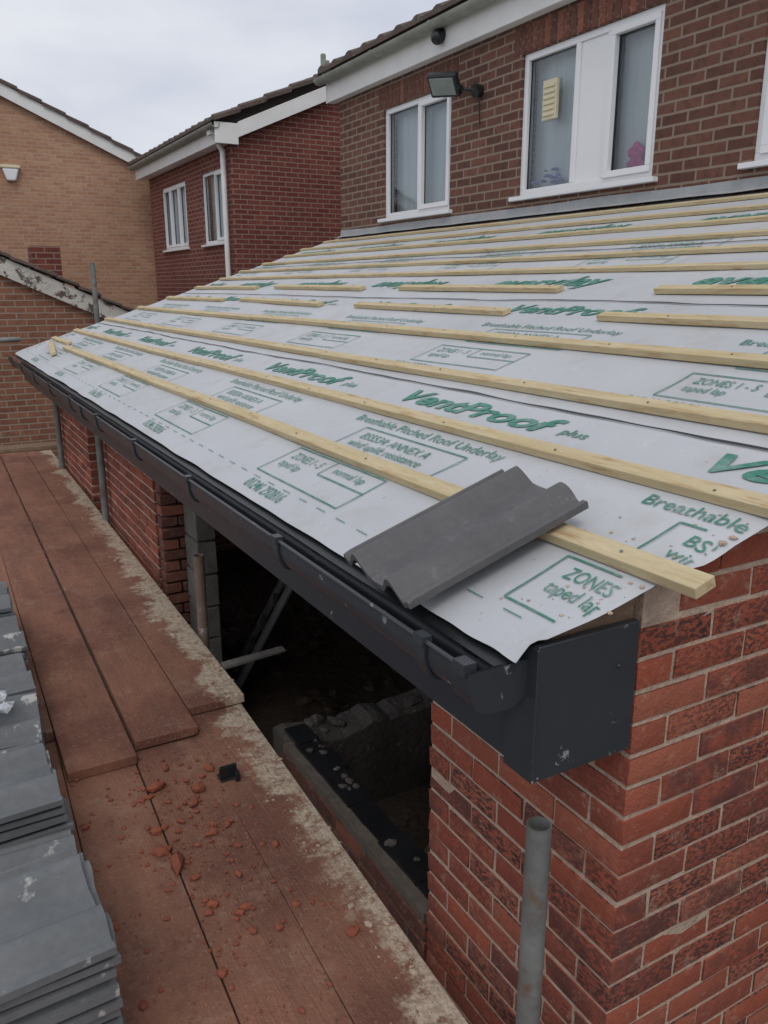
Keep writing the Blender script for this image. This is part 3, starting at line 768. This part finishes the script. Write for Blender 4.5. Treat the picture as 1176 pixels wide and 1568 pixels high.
w.build('walls',M['shed_brick'],sh,recalc=False)
w=MB()
for (xa,za,xb,zb) in ((.05,.66,2.5,-.46),(.05,.66,-2.3,-.40)):
    w.add([(xa,SY-.06,za-.17),(xb,SY-.06,zb-.17),(xb,SY-.06,zb+.02),(xa,SY-.06,za+.02),(xa,SY+.03,za-.17),(xb,SY+.03,zb-.17),(xb,SY+.03,zb+.02),(xa,SY+.03,za+.02)],[(0,1,2,3),(7,6,5,4),(0,4,5,1),(3,2,6,7),(0,3,7,4),(1,5,6,2)])
w.build('verge_board',M['peel'],sh)
tiled_roof('roof_tiles',sh,2.55,-.50,.05,.66,SY-.02,14,amp=.02); tiled_roof('roof_tiles_back',sh,-2.4,-.48,.05,.66,SY-.02,14)
w=MB()
for k in range(11):
    x0=.1+k*.215; zr=R.uniform(-.008,.014)
    f=lambda x,y,z,x0=x0,zr=zr:(x,y,.67-(x-.05)*.457+z+zr+(.022 if x>x0+.1 else 0))
    w.box(x0,x0+.225,SY-.10,SY+.2,.018,.052,.005,f)
w.build('verge_tiles',M['tile_brown'],sh,bevel=.006)
w=MB(); w.box(1.30,1.62,10.6,10.9,-.2,.46); w.build('brick_stub',M['neigh_brick'],sh)

# ---------------------------------------------------------------- light & world
wd_=bpy.data.worlds.new('World'); scene.world=wd_; wd_.use_nodes=True
nt=wd_.node_tree; nt.nodes.clear()
out=N(nt,'ShaderNodeOutputWorld'); bg=N(nt,'ShaderNodeBackground'); bg.inputs[1].default_value=.108
sky=N(nt,'ShaderNodeTexSky'); sky.sky_type='NISHITA'; sky.sun_disc=False; sky.sun_elevation=math.radians(52); sky.sun_rotation=math.radians(211); sky.dust_density=3
tc=N(nt,'ShaderNodeTexCoord').outputs['Generated']
mp=N(nt,'ShaderNodeMapping'); mp.inputs['Scale'].default_value=(1,1,2.6); nt.links.new(tc,mp.inputs[0])
f=ramp(nt,noi(nt,mp.outputs[0],2.6,4,.55),.34,.66)
cl=mixc(nt,f,(5.7,6.0,6.95),(7.9,8.05,8.45))
c=mixc(nt,.90,sky.outputs[0],cl)
nt.links.new(c,bg.inputs[0]); nt.links.new(bg.outputs[0],out.inputs[0])
sd=bpy.data.lights.new('sun','SUN'); sd.energy=.75; sd.angle=math.radians(22); sd.color=(1,.97,.92)
so=bpy.data.objects.new('sun',sd); col.objects.link(so)
az=math.radians(211); el=math.radians(52)
d=Vector((math.sin(az)*math.cos(el),math.cos(az)*math.cos(el),math.sin(el)))
so.rotation_euler=d.to_track_quat('Z','Y').to_euler()
scene.view_settings.view_transform='Standard'; scene.view_settings.look='None'; scene.view_settings.exposure=0

cd=bpy.data.cameras.new('camera'); cam=bpy.data.objects.new('camera',cd); col.objects.link(cam)
cd.sensor_fit='VERTICAL'; cd.sensor_height=36; cd.lens=36*1250/1568; cd.clip_start=.02; cd.clip_end=1500
cam.location=(0,0,0); cam.rotation_euler=(math.radians(90-15.4),0,math.radians(-29.4))
scene.camera=cam
print('DONE objects',len(bpy.data.objects))
